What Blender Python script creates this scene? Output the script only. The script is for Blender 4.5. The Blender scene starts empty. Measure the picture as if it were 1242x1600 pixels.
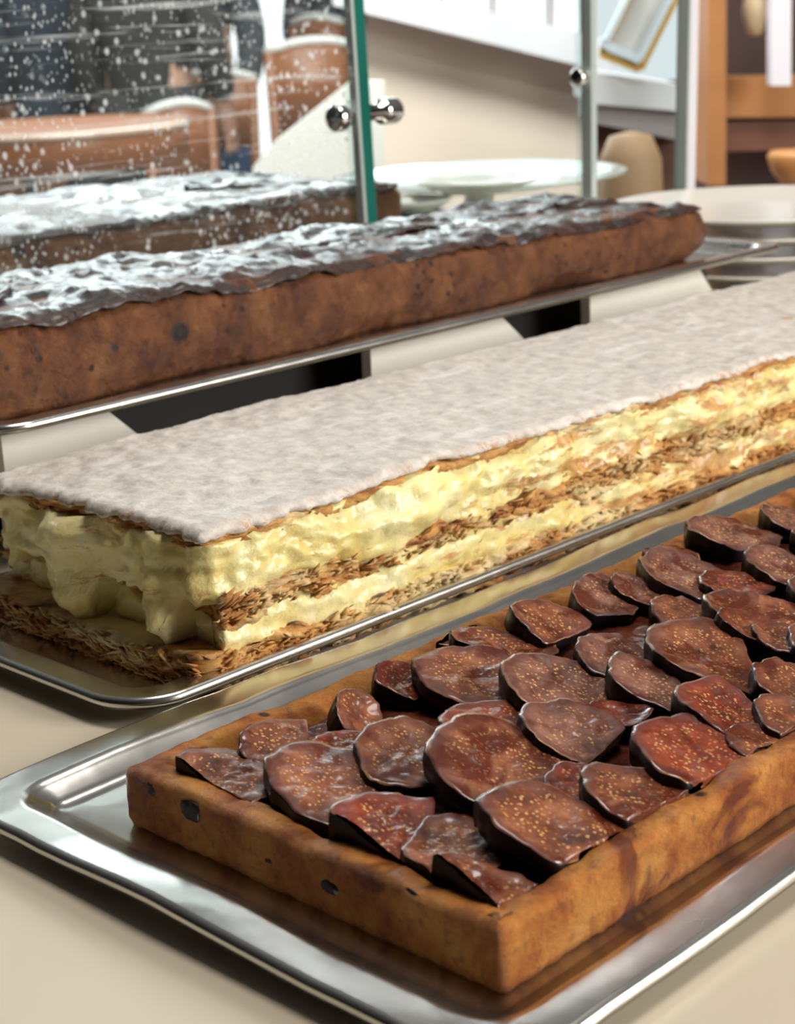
import bpy, bmesh, math, random
from mathutils import Vector, Matrix, noise
R = math.radians
C = bpy.context.scene.collection
S = bpy.context.scene
random.seed(7)
K = 0.335                      # metres per layout unit (camera height above the counter = 1 unit)

# ------------------------------------------------------------------ camera, world, lights, exposure
F, PITCH, ROLL, YAW = 2700.0, R(16.4), R(-2.6), R(44.5)
fw = Vector((0, math.cos(PITCH), -math.sin(PITCH)))
rt0 = Vector((1, 0, 0)); up0 = rt0.cross(fw)
rt = rt0*math.cos(ROLL) + up0*math.sin(ROLL)
up = -rt0*math.sin(ROLL) + up0*math.cos(ROLL)
def uvw(q):   # camera-heading frame -> counter frame (u along the trays, v across them)
    return Vector((q.x*math.sin(YAW)+q.y*math.cos(YAW), -q.x*math.cos(YAW)+q.y*math.sin(YAW), q.z))
RT, UP, FW = uvw(rt), uvw(up), uvw(fw)
cam = bpy.data.cameras.new('camera'); co = bpy.data.objects.new('camera', cam); C.objects.link(co)
m = Matrix((RT, UP, -FW)).transposed().to_4x4(); m.translation = Vector((0, 0, 1))*K
co.matrix_world = m
cam.sensor_fit = 'VERTICAL'; cam.sensor_height = 36; cam.lens = F/1600*36
cam.clip_start = .05; cam.clip_end = 200
cam.dof.use_dof = True; cam.dof.focus_distance = .80; cam.dof.aperture_fstop = 15
S.camera = co
S.view_settings.view_transform = 'Standard'; S.view_settings.look = 'None'
S.view_settings.exposure = 0.0; S.view_settings.gamma = 1; S.view_settings.use_curve_mapping = False

w = bpy.data.worlds.new('world'); S.world = w; w.use_nodes = True
nt = w.node_tree; N = nt.nodes; L = nt.links
bg = N['Background']; tc = N.new('ShaderNodeTexCoord'); sx = N.new('ShaderNodeSeparateXYZ')
L.new(tc.outputs['Generated'], sx.inputs[0])
rp = N.new('ShaderNodeValToRGB'); rp.color_ramp.elements[0].position = .35; rp.color_ramp.elements[1].position = .8
rp.color_ramp.elements[0].color = (.10, .085, .07, 1); rp.color_ramp.elements[1].color = (.62, .60, .58, 1)
mp = N.new('ShaderNodeMath'); mp.operation = 'MULTIPLY_ADD'; mp.inputs[1].default_value = .5; mp.inputs[2].default_value = .5
L.new(sx.outputs['Z'], mp.inputs[0]); L.new(mp.outputs[0], rp.inputs[0])
rx_ = N.new('ShaderNodeMapRange'); rx_.inputs[1].default_value = -.75; rx_.inputs[2].default_value = .5; rx_.inputs[3].default_value = .05; rx_.inputs[4].default_value = 1.0   # the windows are on the +u side of the room
L.new(sx.outputs['X'], rx_.inputs[0]); vm = N.new('ShaderNodeVectorMath'); vm.operation = 'SCALE'; L.new(rp.outputs[0], vm.inputs[0]); L.new(rx_.outputs[0], vm.inputs['Scale']); L.new(vm.outputs[0], bg.inputs[0])
bg.inputs[1].default_value = .26

def area(name, loc, target, sx_, sy_, energy, col=(1, 1, 1)):
    l = bpy.data.lights.new(name, 'AREA'); l.shape = 'RECTANGLE'; l.size = sx_; l.size_y = sy_; l.energy = energy; l.color = col
    o = bpy.data.objects.new(name, l); C.objects.link(o); o.location = Vector(loc)
    o.rotation_euler = (Vector(target)-Vector(loc)).to_track_quat('-Z', 'Y').to_euler()
    return o
area('window_daylight_right', (2.0, -2.0, 1.02), (.6, .6, 0), 1.3, 1.1, 118, (1, .95, .88))
area('window_daylight_far', (2.8, 4.6, 1.30), (.9, 1.0, .1), 3.2, .7, 88, (.93, .97, 1))
area('top_light', (1.1, .5, 2.3), (.6, .75, 0), .8, .8, 34, (1, .94, .87))  # soft unseen area light from above the counter
area('room_fill', (2.4, 2.1, 2.4), (3.9, 3.4, 1.2), 1.8, 1.0, 150, (1, .96, .92))  # unseen fill light added to brighten the parapet and far room
area('guest_fill', (3.6, 3.9, 2.6), (4.4, 5.4, -.9), 2.0, 1.4, 80, (.95, .98, 1))  # second added fill, lifts the round table and the guests

# ------------------------------------------------------------------ helpers
def ray(px, py):
    return RT*((px-621)/F) - UP*((py-800)/F) + FW
def at_z(px, py, z): d = ray(px, py); return Vector((0, 0, 1)) + d*((z-1)/d.z)
def at_v(px, py, v): d = ray(px, py); return Vector((0, 0, 1)) + d*(v/d.y)
def at_d(px, py, D): return Vector((0, 0, 1)) + ray(px, py)*D
def fbm(x, y, z, o=4): return noise.fractal(Vector((x, y, z)), 1.0, 2.0, o)
def nz(x, y, z): return noise.noise(Vector((x, y, z)))

def tag(o, label=None, cat=None, group=None, kind=None):
    for k, v in (('label', label), ('category', cat), ('group', group), ('kind', kind)):
        if v: o[k] = v
    return o
def thing(name, loc, label, cat, group=None, rz=0):
    o = bpy.data.objects.new(name, None); C.objects.link(o); o.empty_display_size = .02
    o.location = Vector(loc)*K; o.rotation_euler.z = rz
    return tag(o, label, cat, group)
def mk(name, vs, fs, mats, parent=None, loc=(0, 0, 0), smooth=True, mi=None, attr=None, mod=None):
    """vs in layout units, relative to loc (or to the parent's base)"""
    me = bpy.data.meshes.new(name)
    me.from_pydata([(v[0]*K, v[1]*K, v[2]*K) for v in vs], [], fs)
    if not isinstance(mats, (list, tuple)): mats = [mats]
    for x in mats: me.materials.append(x)
    if mi: me.polygons.foreach_set('material_index', mi)
    me.polygons.foreach_set('use_smooth', [smooth]*len(fs))
    if attr:
        for an, av in attr.items():
            a = me.attributes.new(an, 'FLOAT', 'POINT'); a.data.foreach_set('value', av)
    bm = bmesh.new(); bm.from_mesh(me); bmesh.ops.recalc_face_normals(bm, faces=bm.faces); bm.to_mesh(me); bm.free()
    o = bpy.data.objects.new(name, me); C.objects.link(o)
    if parent: o.parent = parent
    else: o.location = Vector(loc)*K
    if mod:
        if 'bevel' in mod:
            b = o.modifiers.new('bevel', 'BEVEL'); b.width = mod['bevel']*K; b.segments = 3; b.limit_method = 'ANGLE'
        if 'solid' in mod:
            b = o.modifiers.new('solid', 'SOLIDIFY'); b.thickness = mod['solid']*K; b.offset = mod.get('off', -1)
        if 'sub' in mod:
            b = o.modifiers.new('sub', 'SUBSURF'); b.levels = b.render_levels = mod['sub']
    return o
def boxv(x0, x1, y0, y1, z0, z1):
    vs = [(x, y, z) for z in (z0, z1) for y in (y0, y1) for x in (x0, x1)]
    return vs, [(0, 2, 3, 1), (4, 5, 7, 6), (0, 1, 5, 4), (2, 6, 7, 3), (0, 4, 6, 2), (1, 3, 7, 5)]
def box(name, x0, x1, y0, y1, z0, z1, m, parent=None, bevel=0, loc=(0, 0, 0)):
    vs, fs = boxv(x0, x1, y0, y1, z0, z1)
    return mk(name, vs, fs, m, parent, loc, smooth=False, mod={'bevel': bevel} if bevel else None)
def tube(path, rad, n=10, cap=True):
    vs = []; fs = []
    if not isinstance(rad, (list, tuple)): rad = [rad]*len(path)
    P_ = [Vector(p) for p in path]
    for i, p in enumerate(P_):
        t = (P_[min(i+1, len(P_)-1)]-P_[max(i-1, 0)]).normalized()
        a = t.orthogonal().normalized() if i == 0 else (a - t*a.dot(t)).normalized()
        b = t.cross(a)
        for k in range(n):
            th = 2*math.pi*k/n; vs.append(tuple(p + (a*math.cos(th)+b*math.sin(th))*rad[i]))
    for i in range(len(P_)-1):
        for k in range(n):
            fs.append((i*n+k, i*n+(k+1) % n, (i+1)*n+(k+1) % n, (i+1)*n+k))
    if cap: fs += [tuple(range(n-1, -1, -1)), tuple(range((len(P_)-1)*n, len(P_)*n))]
    return vs, fs
def lathe(prof, n=96):
    vs = []; fs = []
    for (r, z) in prof:
        for k in range(n): th = 2*math.pi*k/n; vs.append((r*math.cos(th), r*math.sin(th), z))
    for i in range(len(prof)-1):
        for k in range(n): fs.append((i*n+k, i*n+(k+1) % n, (i+1)*n+(k+1) % n, (i+1)*n+k))
    if prof[0][0] > 1e-6: fs.append(tuple(range(n-1, -1, -1)))
    if prof[-1][0] > 1e-6: fs.append(tuple(range((len(prof)-1)*n, len(prof)*n)))
    return vs, fs
def join(*ms):
    V = []; Fc = []
    for vs, fs in ms:
        o = len(V); V += list(vs); Fc += [tuple(i+o for i in f) for f in fs]
    return V, Fc
def xf(mesh, M):
    vs, fs = mesh; return [tuple(M @ Vector(v)) for v in vs], fs
def rrect(x0, x1, y0, y1, r, step, corner=8, fixed=None):
    """rounded rectangle outline with outward normals and arc length"""
    out = []
    def seg(ax, ay, bx, by, nx, ny):
        n = max(1, int(math.hypot(bx-ax, by-ay)/step)) if not fixed else fixed[0] if nx == 0 else fixed[1]
        for i in range(n): t = i/n; out.append((ax+(bx-ax)*t, ay+(by-ay)*t, nx, ny))
    def arc(cx, cy, a0):
        for i in range(corner): a = a0+math.pi/2*i/corner; out.append((cx+r*math.cos(a), cy+r*math.sin(a), math.cos(a), math.sin(a)))
    seg(x0+r, y0, x1-r, y0, 0, -1); arc(x1-r, y0+r, -math.pi/2)
    seg(x1, y0+r, x1, y1-r, 1, 0); arc(x1-r, y1-r, 0)
    seg(x1-r, y1, x0+r, y1, 0, 1); arc(x0+r, y1-r, math.pi/2)
    seg(x0, y1-r, x0, y0+r, -1, 0); arc(x0+r, y0+r, math.pi)
    return out

# ------------------------------------------------------------------ materials
class MT:
    def __init__(s, name, col=(.8, .8, .8), rough=.5, metal=0, **kw):
        s.m = bpy.data.materials.new(name); s.m.use_nodes = True; s.t = s.m.node_tree
        s.b = s.t.nodes['Principled BSDF']; s.tc = s.t.nodes.new('ShaderNodeTexCoord')
        s.set(col, rough, metal, **kw)
    def set(s, col, rough, metal, **kw):
        s.b.inputs['Base Color'].default_value = (*col, 1); s.b.inputs['Roughness'].default_value = rough; s.b.inputs['Metallic'].default_value = metal
        for k, v in kw.items(): s.b.inputs[k.replace('_', ' ')].default_value = v
    def n(s, t, **kw):
        x = s.t.nodes.new(t)
        for k, v in kw.items(): setattr(x, k, v)
        return x
    def link(s, a, b): s.t.links.new(a, b)
    def map(s, scale=(1, 1, 1)):
        mpn = s.n('ShaderNodeMapping'); mpn.inputs['Scale'].default_value = scale; s.link(s.tc.outputs['Object'], mpn.inputs[0]); return mpn.outputs[0]
    def noise(s, scale, detail=4, rough=.55, sc=(1, 1, 1), dist=0):
        x = s.n('ShaderNodeTexNoise'); x.inputs['Scale'].default_value = scale; x.inputs['Detail'].default_value = detail; x.inputs['Roughness'].default_value = rough
        x.inputs['Distortion'].default_value = dist
        s.link(s.map(sc), x.inputs['Vector']); return x.outputs['Fac']
    def voro(s, scale, feature='F1', sc=(1, 1, 1), rand=1):
        x = s.n('ShaderNodeTexVoronoi', feature=feature); x.inputs['Scale'].default_value = scale; x.inputs['Randomness'].default_value = rand
        s.link(s.map(sc), x.inputs['Vector']); return x.outputs['Distance']
    def ramp(s, fac, stops):
        r = s.n('ShaderNodeValToRGB'); e = r.color_ramp.elements
        while len(e) < len(stops): e.new(.5)
        for i, (p, c) in enumerate(stops):
            e[i].position = p; e[i].color = (*c, 1) if len(c) == 3 else c
        s.link(fac, r.inputs[0]); return r.outputs[0]
    def math(s, op, a, b=None, clamp=False):
        x = s.n('ShaderNodeMath', operation=op, use_clamp=clamp)
        for i, v in enumerate((a, b)):
            if v is None: continue
            if isinstance(v, (int, float)): x.inputs[i].default_value = v
            else: s.link(v, x.inputs[i])
        return x.outputs[0]
    def mix(s, fac, a, b, mode='MIX'):
        x = s.n('ShaderNodeMix', data_type='RGBA', blend_type=mode)
        for i, v in ((0, fac), (6, a), (7, b)):
            if isinstance(v, (int, float)): x.inputs[i].default_value = v
            elif isinstance(v, tuple): x.inputs[i].default_value = (*v, 1)
            else: s.link(v, x.inputs[i])
        return x.outputs[2]
    def col(s, c): s.link(c, s.b.inputs['Base Color']); return s
    def rgh(s, c): s.link(c, s.b.inputs['Roughness']); return s
    def bump(s, h, strength=.5, dist=.002, prev=None):
        x = s.n('ShaderNodeBump'); x.inputs['Strength'].default_value = strength; x.inputs['Distance'].default_value = dist
        s.link(h, x.inputs['Height'])
        if prev is not None: s.link(prev, x.inputs['Normal'])
        s.link(x.outputs[0], s.b.inputs['Normal']); return x.outputs[0]
    def attr(s, name): x = s.n('ShaderNodeAttribute', attribute_name=name); return x.outputs['Fac']

def steel():
    s = MT('brushed_steel', (.70, .68, .64), .34, 1)
    a = s.noise(14, 3); s.rgh(s.ramp(a, [(.3, (.19,)*3), (.75, (.30,)*3)]))
    b = s.noise(9, 4); s.col(s.mix(b, (.50, .49, .455), (.74, .725, .69)))
    s.bump(s.noise(30, 2), .12, .003); return s.m
M = {}
M['steel'] = steel()
M['chrome'] = MT('chrome', (.78, .77, .74), .09, 1).m
s = MT('counter_laminate', (.70, .66, .57), .28); s.col(s.mix(s.noise(5, 3), (.62, .54, .41), (.68, .61, .48))); M['counter'] = s.m
M['white'] = MT('white_board', (.74, .73, .68), .4).m
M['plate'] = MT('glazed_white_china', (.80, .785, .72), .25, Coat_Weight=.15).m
M['dark'] = MT('near_black_board', (.010, .009, .009), .6).m  # shade of the riser gaps as colour; the saucer block uses it too

# pastry crust of the tart
s = MT('tart_crust', (.5, .25, .09), .42)
a = s.noise(38, 6, .65); b = s.noise(170, 3); c = s.ramp(a, [(.28, (.17, .030, .004)), (.42, (.46, .13, .016)), (.56, (.66, .26, .045)), (.75, (.78, .39, .10))])
c = s.mix(s.ramp(b, [(.55, (0,)*3), (.72, (.6,)*3)]), c, (.20, .06, .025))
sp = s.ramp(s.voro(42), [(.10, (1,)*3), (.17, (0,)*3)]); sp2 = s.ramp(s.noise(16, 2), [(.52, (0,)*3), (.60, (1,)*3)])
c = s.mix(s.math('MULTIPLY', sp, sp2), c, (.015, .006, .006))
gl = s.ramp(s.noise(22, 4, .6, dist=.8), [(.60, (0,)*3), (.68, (1,)*3)])
c = s.mix(s.math('MULTIPLY', gl, .8), c, (.15, .022, .008))
s.col(c); s.rgh(s.mix(gl, (.5,)*3, (.15,)*3)); c2 = s.noise(420, 6, .8); s.bump(c2, 1, .0018, s.bump(s.noise(70, 5, .6), .4, .003)); M['crust'] = s.m
s = MT('fig_filling', (.10, .02, .01), .3, Coat_Weight=.5, Coat_Roughness=.1)
a = s.noise(35, 5, .6); s.col(s.ramp(a, [(.3, (.022, .004, .003)), (.5, (.085, .016, .007)), (.68, (.21, .060, .022)), (.8, (.30, .12, .05))]))
s.bump(s.noise(90, 4), .6, .003); M['filling'] = s.m
def fig_mat(name, base, hi):
    s = MT(name, base, .42, Coat_Weight=.42, Coat_Roughness=.14, Specular_IOR_Level=.3)
    rad = s.attr('rad')
    seed = s.ramp(s.voro(430), [(.24, (1,)*3), (.38, (0,)*3)])
    zone = s.ramp(rad, [(.10, (.65,)*3), (.62, (1,)*3), (.82, (0,)*3)])
    patch = s.ramp(s.noise(60, 3), [(.36, (0,)*3), (.50, (1,)*3)])
    body = s.ramp(s.noise(75, 5, .6), [(.30, tuple(x*.28 for x in base)), (.52, base), (.75, hi)])
    body = s.mix(s.ramp(rad, [(.72, (0,)*3), (.92, (.55,)*3)]), body, (.085, .030, .026))
    sd = s.math('MULTIPLY', s.math('MULTIPLY', seed, zone), patch)
    c = s.mix(s.math('MULTIPLY', sd, .85), body, (.70, .36, .12))
    gz = s.ramp(s.noise(42, 3, .5, dist=.5), [(.52, (0,)*3), (.62, (.8,)*3)]); c = s.mix(gz, c, (.085, .012, .004)); s.rgh(s.mix(gz, (.45,)*3, (.2,)*3))
    edge = s.ramp(rad, [(.93, (0,)*3), (.975, (1,)*3)]); ep = s.ramp(s.noise(32, 2), [(.45, (0,)*3), (.6, (1,)*3)])
    c = s.mix(s.math('MULTIPLY', edge, ep), c, (.34, .16, .07))
    s.col(c); s.bump(sd, .6, .0006, s.bump(s.noise(70, 3), .3, .002)); return s.m
M['figs'] = [fig_mat('fig_flesh_brown', (.20, .058, .024), (.36, .145, .068)), fig_mat('fig_flesh_red', (.22, .034, .012), (.34, .10, .045)),
             fig_mat('fig_flesh_mauve', (.19, .075, .050), (.33, .17, .12))]
M['figskin'] = MT('fig_skin', (.006, .004, .006), .4, Specular_IOR_Level=.25).m

# mille-feuille
s = MT('pastry_cream', (.86, .76, .38), .32, Subsurface_Weight=.12, Subsurface_Scale=.004)
c = s.ramp(s.noise(26, 5, .6), [(.28, (.62, .46, .13)), (.45, (.79, .69, .29)), (.62, (.85, .79, .44)), (.8, (.88, .84, .58))])
sxyz = s.n('ShaderNodeSeparateXYZ'); s.link(s.tc.outputs['Object'], sxyz.inputs[0])
gr = s.math('MULTIPLY', s.math('SUBTRACT', sxyz.outputs['X'], .14, True), .50, True); gr = s.math('MINIMUM', gr, .10)
sm = s.ramp(s.math('ADD', s.noise(38, 7, .72, sc=(.5, .5, 1.8)), gr), [(.575, (0,)*3), (.64, (1,)*3)])
br = s.ramp(s.noise(120, 4, .7), [(.3, (.34, .13, .03)), (.6, (.62, .34, .12)), (.8, (.78, .52, .24))]); c = s.mix(s.math('MULTIPLY', sm, .88), c, br); s.col(c)
s.bump(s.noise(300, 4), .35, .0008, s.bump(s.noise(60, 5, .6), .6, .003)); M['cream'] = s.m
s = MT('flaky_pastry', (.6, .35, .12), .55)
c = s.ramp(s.noise(60, 6, .7, sc=(.5, .5, 2.6)), [(.28, (.15, .038, .006)), (.42, (.44, .17, .035)), (.55, (.68, .36, .10)), (.72, (.84, .58, .24))])
cm = s.ramp(s.noise(18, 5, .65, sc=(.55, .55, 1.3)), [(.50, (0,)*3), (.58, (1,)*3)])
c = s.mix(s.math('MULTIPLY', cm, .75), c, (.88, .76, .42)); s.col(c)
s.bump(s.noise(220, 5, .75, sc=(.5, .5, 2.5)), .9, .002); M['flaky'] = s.m
s = MT('icing_sugar', (.72, .69, .66), .62)
c = s.ramp(s.noise(95, 6, .65), [(.30, (.44, .385, .335)), (.48, (.57, .515, .46)), (.66, (.68, .635, .585))])
st = s.ramp(s.noise(45, 5, .6, sc=(.35, 1.6, 1)), [(.56, (0,)*3), (.70, (.75,)*3)]); c = s.mix(st, c, (.80, .765, .73))
ed = s.attr('rad'); eb = s.math('MULTIPLY', s.ramp(ed, [(.95, (0,)*3), (.998, (1,)*3)]), s.ramp(s.noise(80, 6, .75), [(.54, (0,)*3), (.60, (1,)*3)]))
c = s.mix(eb, c, (.46, .24, .10))
s.col(c); s.bump(s.noise(150, 5, .7), .55, .0015, s.bump(s.noise(30, 4), .5, .004)); M['sugar'] = s.m

# dark bread pudding
def pud(name, k=1):
    s = MT(name, (.22, .08, .03), .38)
    a = s.noise(34, 7, .72, sc=(1, 1, .7))
    c = s.ramp(a, [(.28, (.05*k, .012*k, .003*k)), (.43, (.18*k, .048*k, .010*k)), (.58, (.32*k, .112*k, .026*k)), (.74, (.45*k, .20*k, .075*k))])
    pit = s.ramp(s.voro(85), [(.16, (1,)*3), (.26, (0,)*3)]); pz = s.ramp(s.noise(20, 2), [(.46, (0,)*3), (.54, (1,)*3)])
    c = s.mix(s.math('MULTIPLY', pit, pz), c, (.02, .006, .004))
    dk = s.ramp(s.voro(24), [(.17, (1,)*3), (.24, (0,)*3)]); dn = s.ramp(s.noise(11, 2), [(.46, (0,)*3), (.54, (1,)*3)]); dk = s.math('MULTIPLY', dk, dn); c = s.mix(s.math('MULTIPLY', dk, .93), c, (.008, .006, .009))
    s.col(c); s.bump(pit, -.9, .005, s.bump(s.noise(95, 6, .7), 1, .006)); return s.m
M['pudding'] = pud('chocolate_pudding_side', .56); M['pudding2'] = pud('grey_brown_pudding_side', .55)
s = MT('dark_glazed_top', (.028, .013, .009), .26, Coat_Weight=.3, Coat_Roughness=.2)
a = s.noise(20, 5, .6, sc=(.7, 1.3, 1)); s.col(s.ramp(a, [(.3, (.010, .005, .005)), (.55, (.035, .013, .008)), (.75, (.085, .03, .015))]))
s.rgh(s.ramp(s.noise(9, 3), [(.38, (.18,)*3), (.60, (.6,)*3)]))
s.bump(s.noise(75, 5, .65, sc=(.8, 1.2, 1)), 1, .006, s.bump(a, .8, .008)); M['ptop'] = s.m

# glass: clear with a film of scratches and droplet marks
def glass(name, marks):
    s = MT(name, (1, 1, 1), .02); t = s.t; out = t.nodes['Material Output']
    tr = s.n('ShaderNodeBsdfTransparent'); tr.inputs[0].default_value = (.90, .95, .94, 1)
    g = s.n('ShaderNodeBsdfGlossy'); g.inputs['Roughness'].default_value = .02
    fr = s.n('ShaderNodeFresnel'); fr.inputs[0].default_value = 1.5; ge = s.n('ShaderNodeNewGeometry'); front = s.math('SUBTRACT', 1.0, ge.outputs['Backfacing'])
    mx = s.n('ShaderNodeMixShader'); s.link(s.math('MULTIPLY', fr.outputs[0], front), mx.inputs[0]); s.link(tr.outputs[0], mx.inputs[1]); s.link(g.outputs[0], mx.inputs[2])
    last = mx.outputs[0]
    if marks:
        df = s.n('ShaderNodeBsdfDiffuse'); df.inputs[0].default_value = (.85, .88, .9, 1)
        dots = s.ramp(s.voro(80, sc=(1, 1, .8)), [(.13, (1,)*3), (.24, (0,)*3)]); dz = s.ramp(s.noise(14, 3), [(.40, (0,)*3), (.52, (1,)*3)])
        d2 = s.ramp(s.voro(190, sc=(1, 1, .6)), [(.14, (1,)*3), (.24, (0,)*3)]); d2z = s.ramp(s.noise(9, 2), [(.40, (0,)*3), (.54, (1,)*3)])
        sc_ = s.ramp(s.noise(13, 6, .7, sc=(.35, 1, 8), dist=.5), [(.56, (0,)*3), (.70, (.40,)*3)])
        k = s.math('ADD', s.math('MULTIPLY', dots, dz), s.math('MULTIPLY', d2, d2z), True)
        k = s.math('ADD', s.math('MULTIPLY', k, .75), sc_, True)
        hz = s.math('ADD', s.math('MULTIPLY', k, .72), .012, True)
        m2 = s.n('ShaderNodeMixShader'); s.link(hz, m2.inputs[0]); s.link(last, m2.inputs[1]); s.link(df.outputs[0], m2.inputs[2]); last = m2.outputs[0]
    s.link(last, out.inputs[0]); return s.m
M['pane'] = glass('scratched_glass', True); M['pane2'] = glass('clear_glass', False)
s = MT('green_glass_edge', (.004, .10, .075), .12, Coat_Weight=.5); s.col(s.mix(s.noise(20, 3, sc=(1, 1, .3)), (.003, .06, .045), (.02, .20, .15))); M['edge'] = s.m
M['edge_pale'] = MT('polished_glass_edge', (.55, .62, .60), .15, .3).m

def wood(name, c0, c1, rough=.4):
    s = MT(name, c0, rough); s.col(s.mix(s.noise(6, 5, .6, sc=(1, 1, 6)), c0, c1)); return s.m
M['wood'] = wood('chair_wood', (.20, .070, .026), (.32, .12, .045)); M['wood2'] = wood('cabinet_wood', (.26, .10, .018), (.34, .14, .03), .5)
M['wood3'] = wood('dark_cabinet_wood', (.085, .022, .004), (.15, .042, .008), .5)
M['tan'] = wood('tan_wood', (.40, .24, .13), (.46, .29, .17), .6)
M['orange'] = wood('orange_wood', (.48, .22, .07), (.58, .29, .10))
def emis(name, c, e):
    s = MT(name, (0, 0, 0), .5); s.b.inputs['Emission Color'].default_value = (*c, 1); s.b.inputs['Emission Strength'].default_value = e; return s.m
M['daylight'] = emis('daylight_window', (.96, .98, 1), 1.9); M['daylight2'] = emis('daylight_window_soft', (.92, .95, 1), .95)
s = MT('beige_panel', (.62, .48, .38), .5); s.col(s.mix(s.noise(1.2, 2), (.66, .53, .44), (.72, .61, .53))); M['beige'] = s.m
M['ledge'] = MT('white_painted_ledge', (.66, .65, .70), .4).m
M['greyl'] = MT('grey_painted_board', (.36, .32, .33), .5).m
M['navy'] = MT('navy_cloth', (.012, .022, .038), .85).m; M['charcoal'] = MT('charcoal_cloth', (.03, .028, .026), .85).m
M['grey_cloth'] = MT('dark_grey_cloth', (.045, .050, .058), .85).m; M['jeans'] = MT('blue_denim', (.05, .09, .19), .85).m
M['skin'] = MT('skin', (.55, .32, .23), .5, Subsurface_Weight=.1).m; M['hair'] = MT('brown_hair', (.05, .025, .012), .6).m
M['tile'] = MT('floor_tile', (.50, .45, .42), .22).m; M['wallp'] = MT('brown_wall_panelling', (.17, .085, .055), .6).m
M['cloth'] = MT('white_tablecloth', (.78, .76, .72), .8).m
M['gold'] = MT('gold_frame', (.58, .34, .08), .35, .6).m; M['silver'] = MT('silver_frame', (.62, .68, .76), .3, .5).m; M['paper'] = MT('pale_print', (.55, .53, .52), .6).m

# ------------------------------------------------------------------ setting
FZ = -.90/K
def struct(name, vs, fs, m, smooth=False): o = mk(name, vs, fs, m, smooth=smooth); tag(o, kind='structure'); return o
struct('floor', *boxv(-6, 44, -8, 46, FZ-.1, FZ), M['tile'])
def facing_box(name, px0, py0, px1, py1, D, th, m, parent=None, kind=None, z0=None, z1=None, loc=(0, 0, 0), bevel=0, tilt=0):
    """box standing upright at depth D, its broad face turned to the camera heading"""
    a = at_d(px0, (py0+py1)/2, D); b = at_d(px1, (py0+py1)/2, D); mid = (a+b)/2
    hx = Vector((RT.x, RT.y, 0)).normalized(); hy = Vector((FW.x, FW.y, 0)).normalized()
    wdt = abs((b-a).dot(hx))/2
    zt = at_d((px0+px1)/2, py0, D).z if z1 is None else z1; zb = at_d((px0+px1)/2, py1, D).z if z0 is None else z0
    vs, fs = boxv(-wdt, wdt, 0, th, zb, zt)
    L0 = Vector(loc)
    vs = [tuple(Vector((mid.x, mid.y, 0)) + hx*v[0] + hy*v[1] + Vector((0, 0, v[2])) - L0) for v in vs]
    o = mk(name, vs, fs, m, parent, L0 if not parent else (0, 0, 0), smooth=False, mod={'bevel': bevel} if bevel else None)
    if kind: o['kind'] = kind
    return o
facing_box('wall_back', -900, -1500, 620, 0, 30, .4, M['wallp'], kind='structure', z0=FZ)
facing_box('window_1', 330, -900, 560, 262, 29, .2, M['daylight'], kind='structure')
facing_box('window_2', -60, -900, 130, -2, 29.3, .2, M['daylight2'], kind='structure')
facing_box('window_3', 600, -1200, 945, 140, 17, .2, M['daylight'], kind='structure')
facing_box('wall_right', 900, -1500, 2300, 0, 15, .3, M['wood3'], kind='structure', z0=FZ)
facing_box('window_4', 925, -900, 1072, 135, 14.5, .2, M['daylight2'], kind='structure')

# the serving counter
ct = thing('serving_counter', (0, 0, FZ), 'cream laminate serving counter that carries the trays, plates and glass screens', 'counter')
box('countertop', -2.2, 6.4, -2.2, 5.5, -.09-FZ, -FZ, M['counter'], ct, bevel=.01)
box('cabinet', -1.9, 6.2, -1.9, 5.3, 0, -.09-FZ, M['wood2'], ct)

# ------------------------------------------------------------------ trays
def tray(name, x0, x1, y0, y1, zf, zr, label, fl=.055, corner=.10, ding=0):
    """zf floor height, zr rim height"""
    h = zr-zf
    prof = [(.001, zr-.012), (-.001, zr-.006), (.000, zr-.002), (.003, zr), (.006, zr), (fl*.5, zr-.001), (fl-.010, zr-.002), (fl-.005, zr-.0025), (fl, zr-.004), (fl+.004, zr-.007),
            (fl+.007, zr-.010), (fl+.026, zf+.012), (fl+.029, zf+.008), (fl+.034, zf+.004), (fl+.042, zf+.001), (fl+.052, zf), (fl+.10, zf), (fl+.16, zf)]
    W, H_ = x1-x0, y1-y0; vs = []; fs = []; n = None
    for off, z in prof:
        r = max(.018, corner-off*.85)
        ring = rrect(off, W-off, off, H_-off, r, .06, 12, fixed=(40, 14)); n = len(ring)
        for (x, y, nx, ny) in ring:
            d = ding*.012*fbm(x*2.2+3, y*2.2, 1.3)*(1 if off < .07 else .3)
            vs.append((x, y, z+d-zf))
    for i in range(len(prof)-1):
        for k in range(n): fs.append((i*n+k, i*n+(k+1) % n, (i+1)*n+(k+1) % n, (i+1)*n+k))
    fs.append(tuple(range((len(prof)-1)*n, len(prof)*n)))
    o = mk(name, vs, fs, M['steel'], loc=(x0, y0, zf), mod={'solid': .004, 'off': 1})
    return tag(o, label, 'tray')
tray('baking_tray', 1.045, 3.6, .925, 1.865, .006, .034, 'steel baking tray under the fig tart, nearest of the trays', ding=1)
tray('baking_tray', 1.37, 4.3, 1.895, 2.60, .006, .040, 'steel baking tray under the custard layered pastry', fl=.05)
tray('baking_tray', 1.66, 4.375, 2.66, 3.57, .252, .286, 'raised steel tray under the chocolate bread pudding', fl=.05)
tray('baking_tray', 1.6, 4.10, 3.70, 4.95, .252, .286, 'dark steel tray under the pudding behind the scratched glass', fl=.05)

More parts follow.
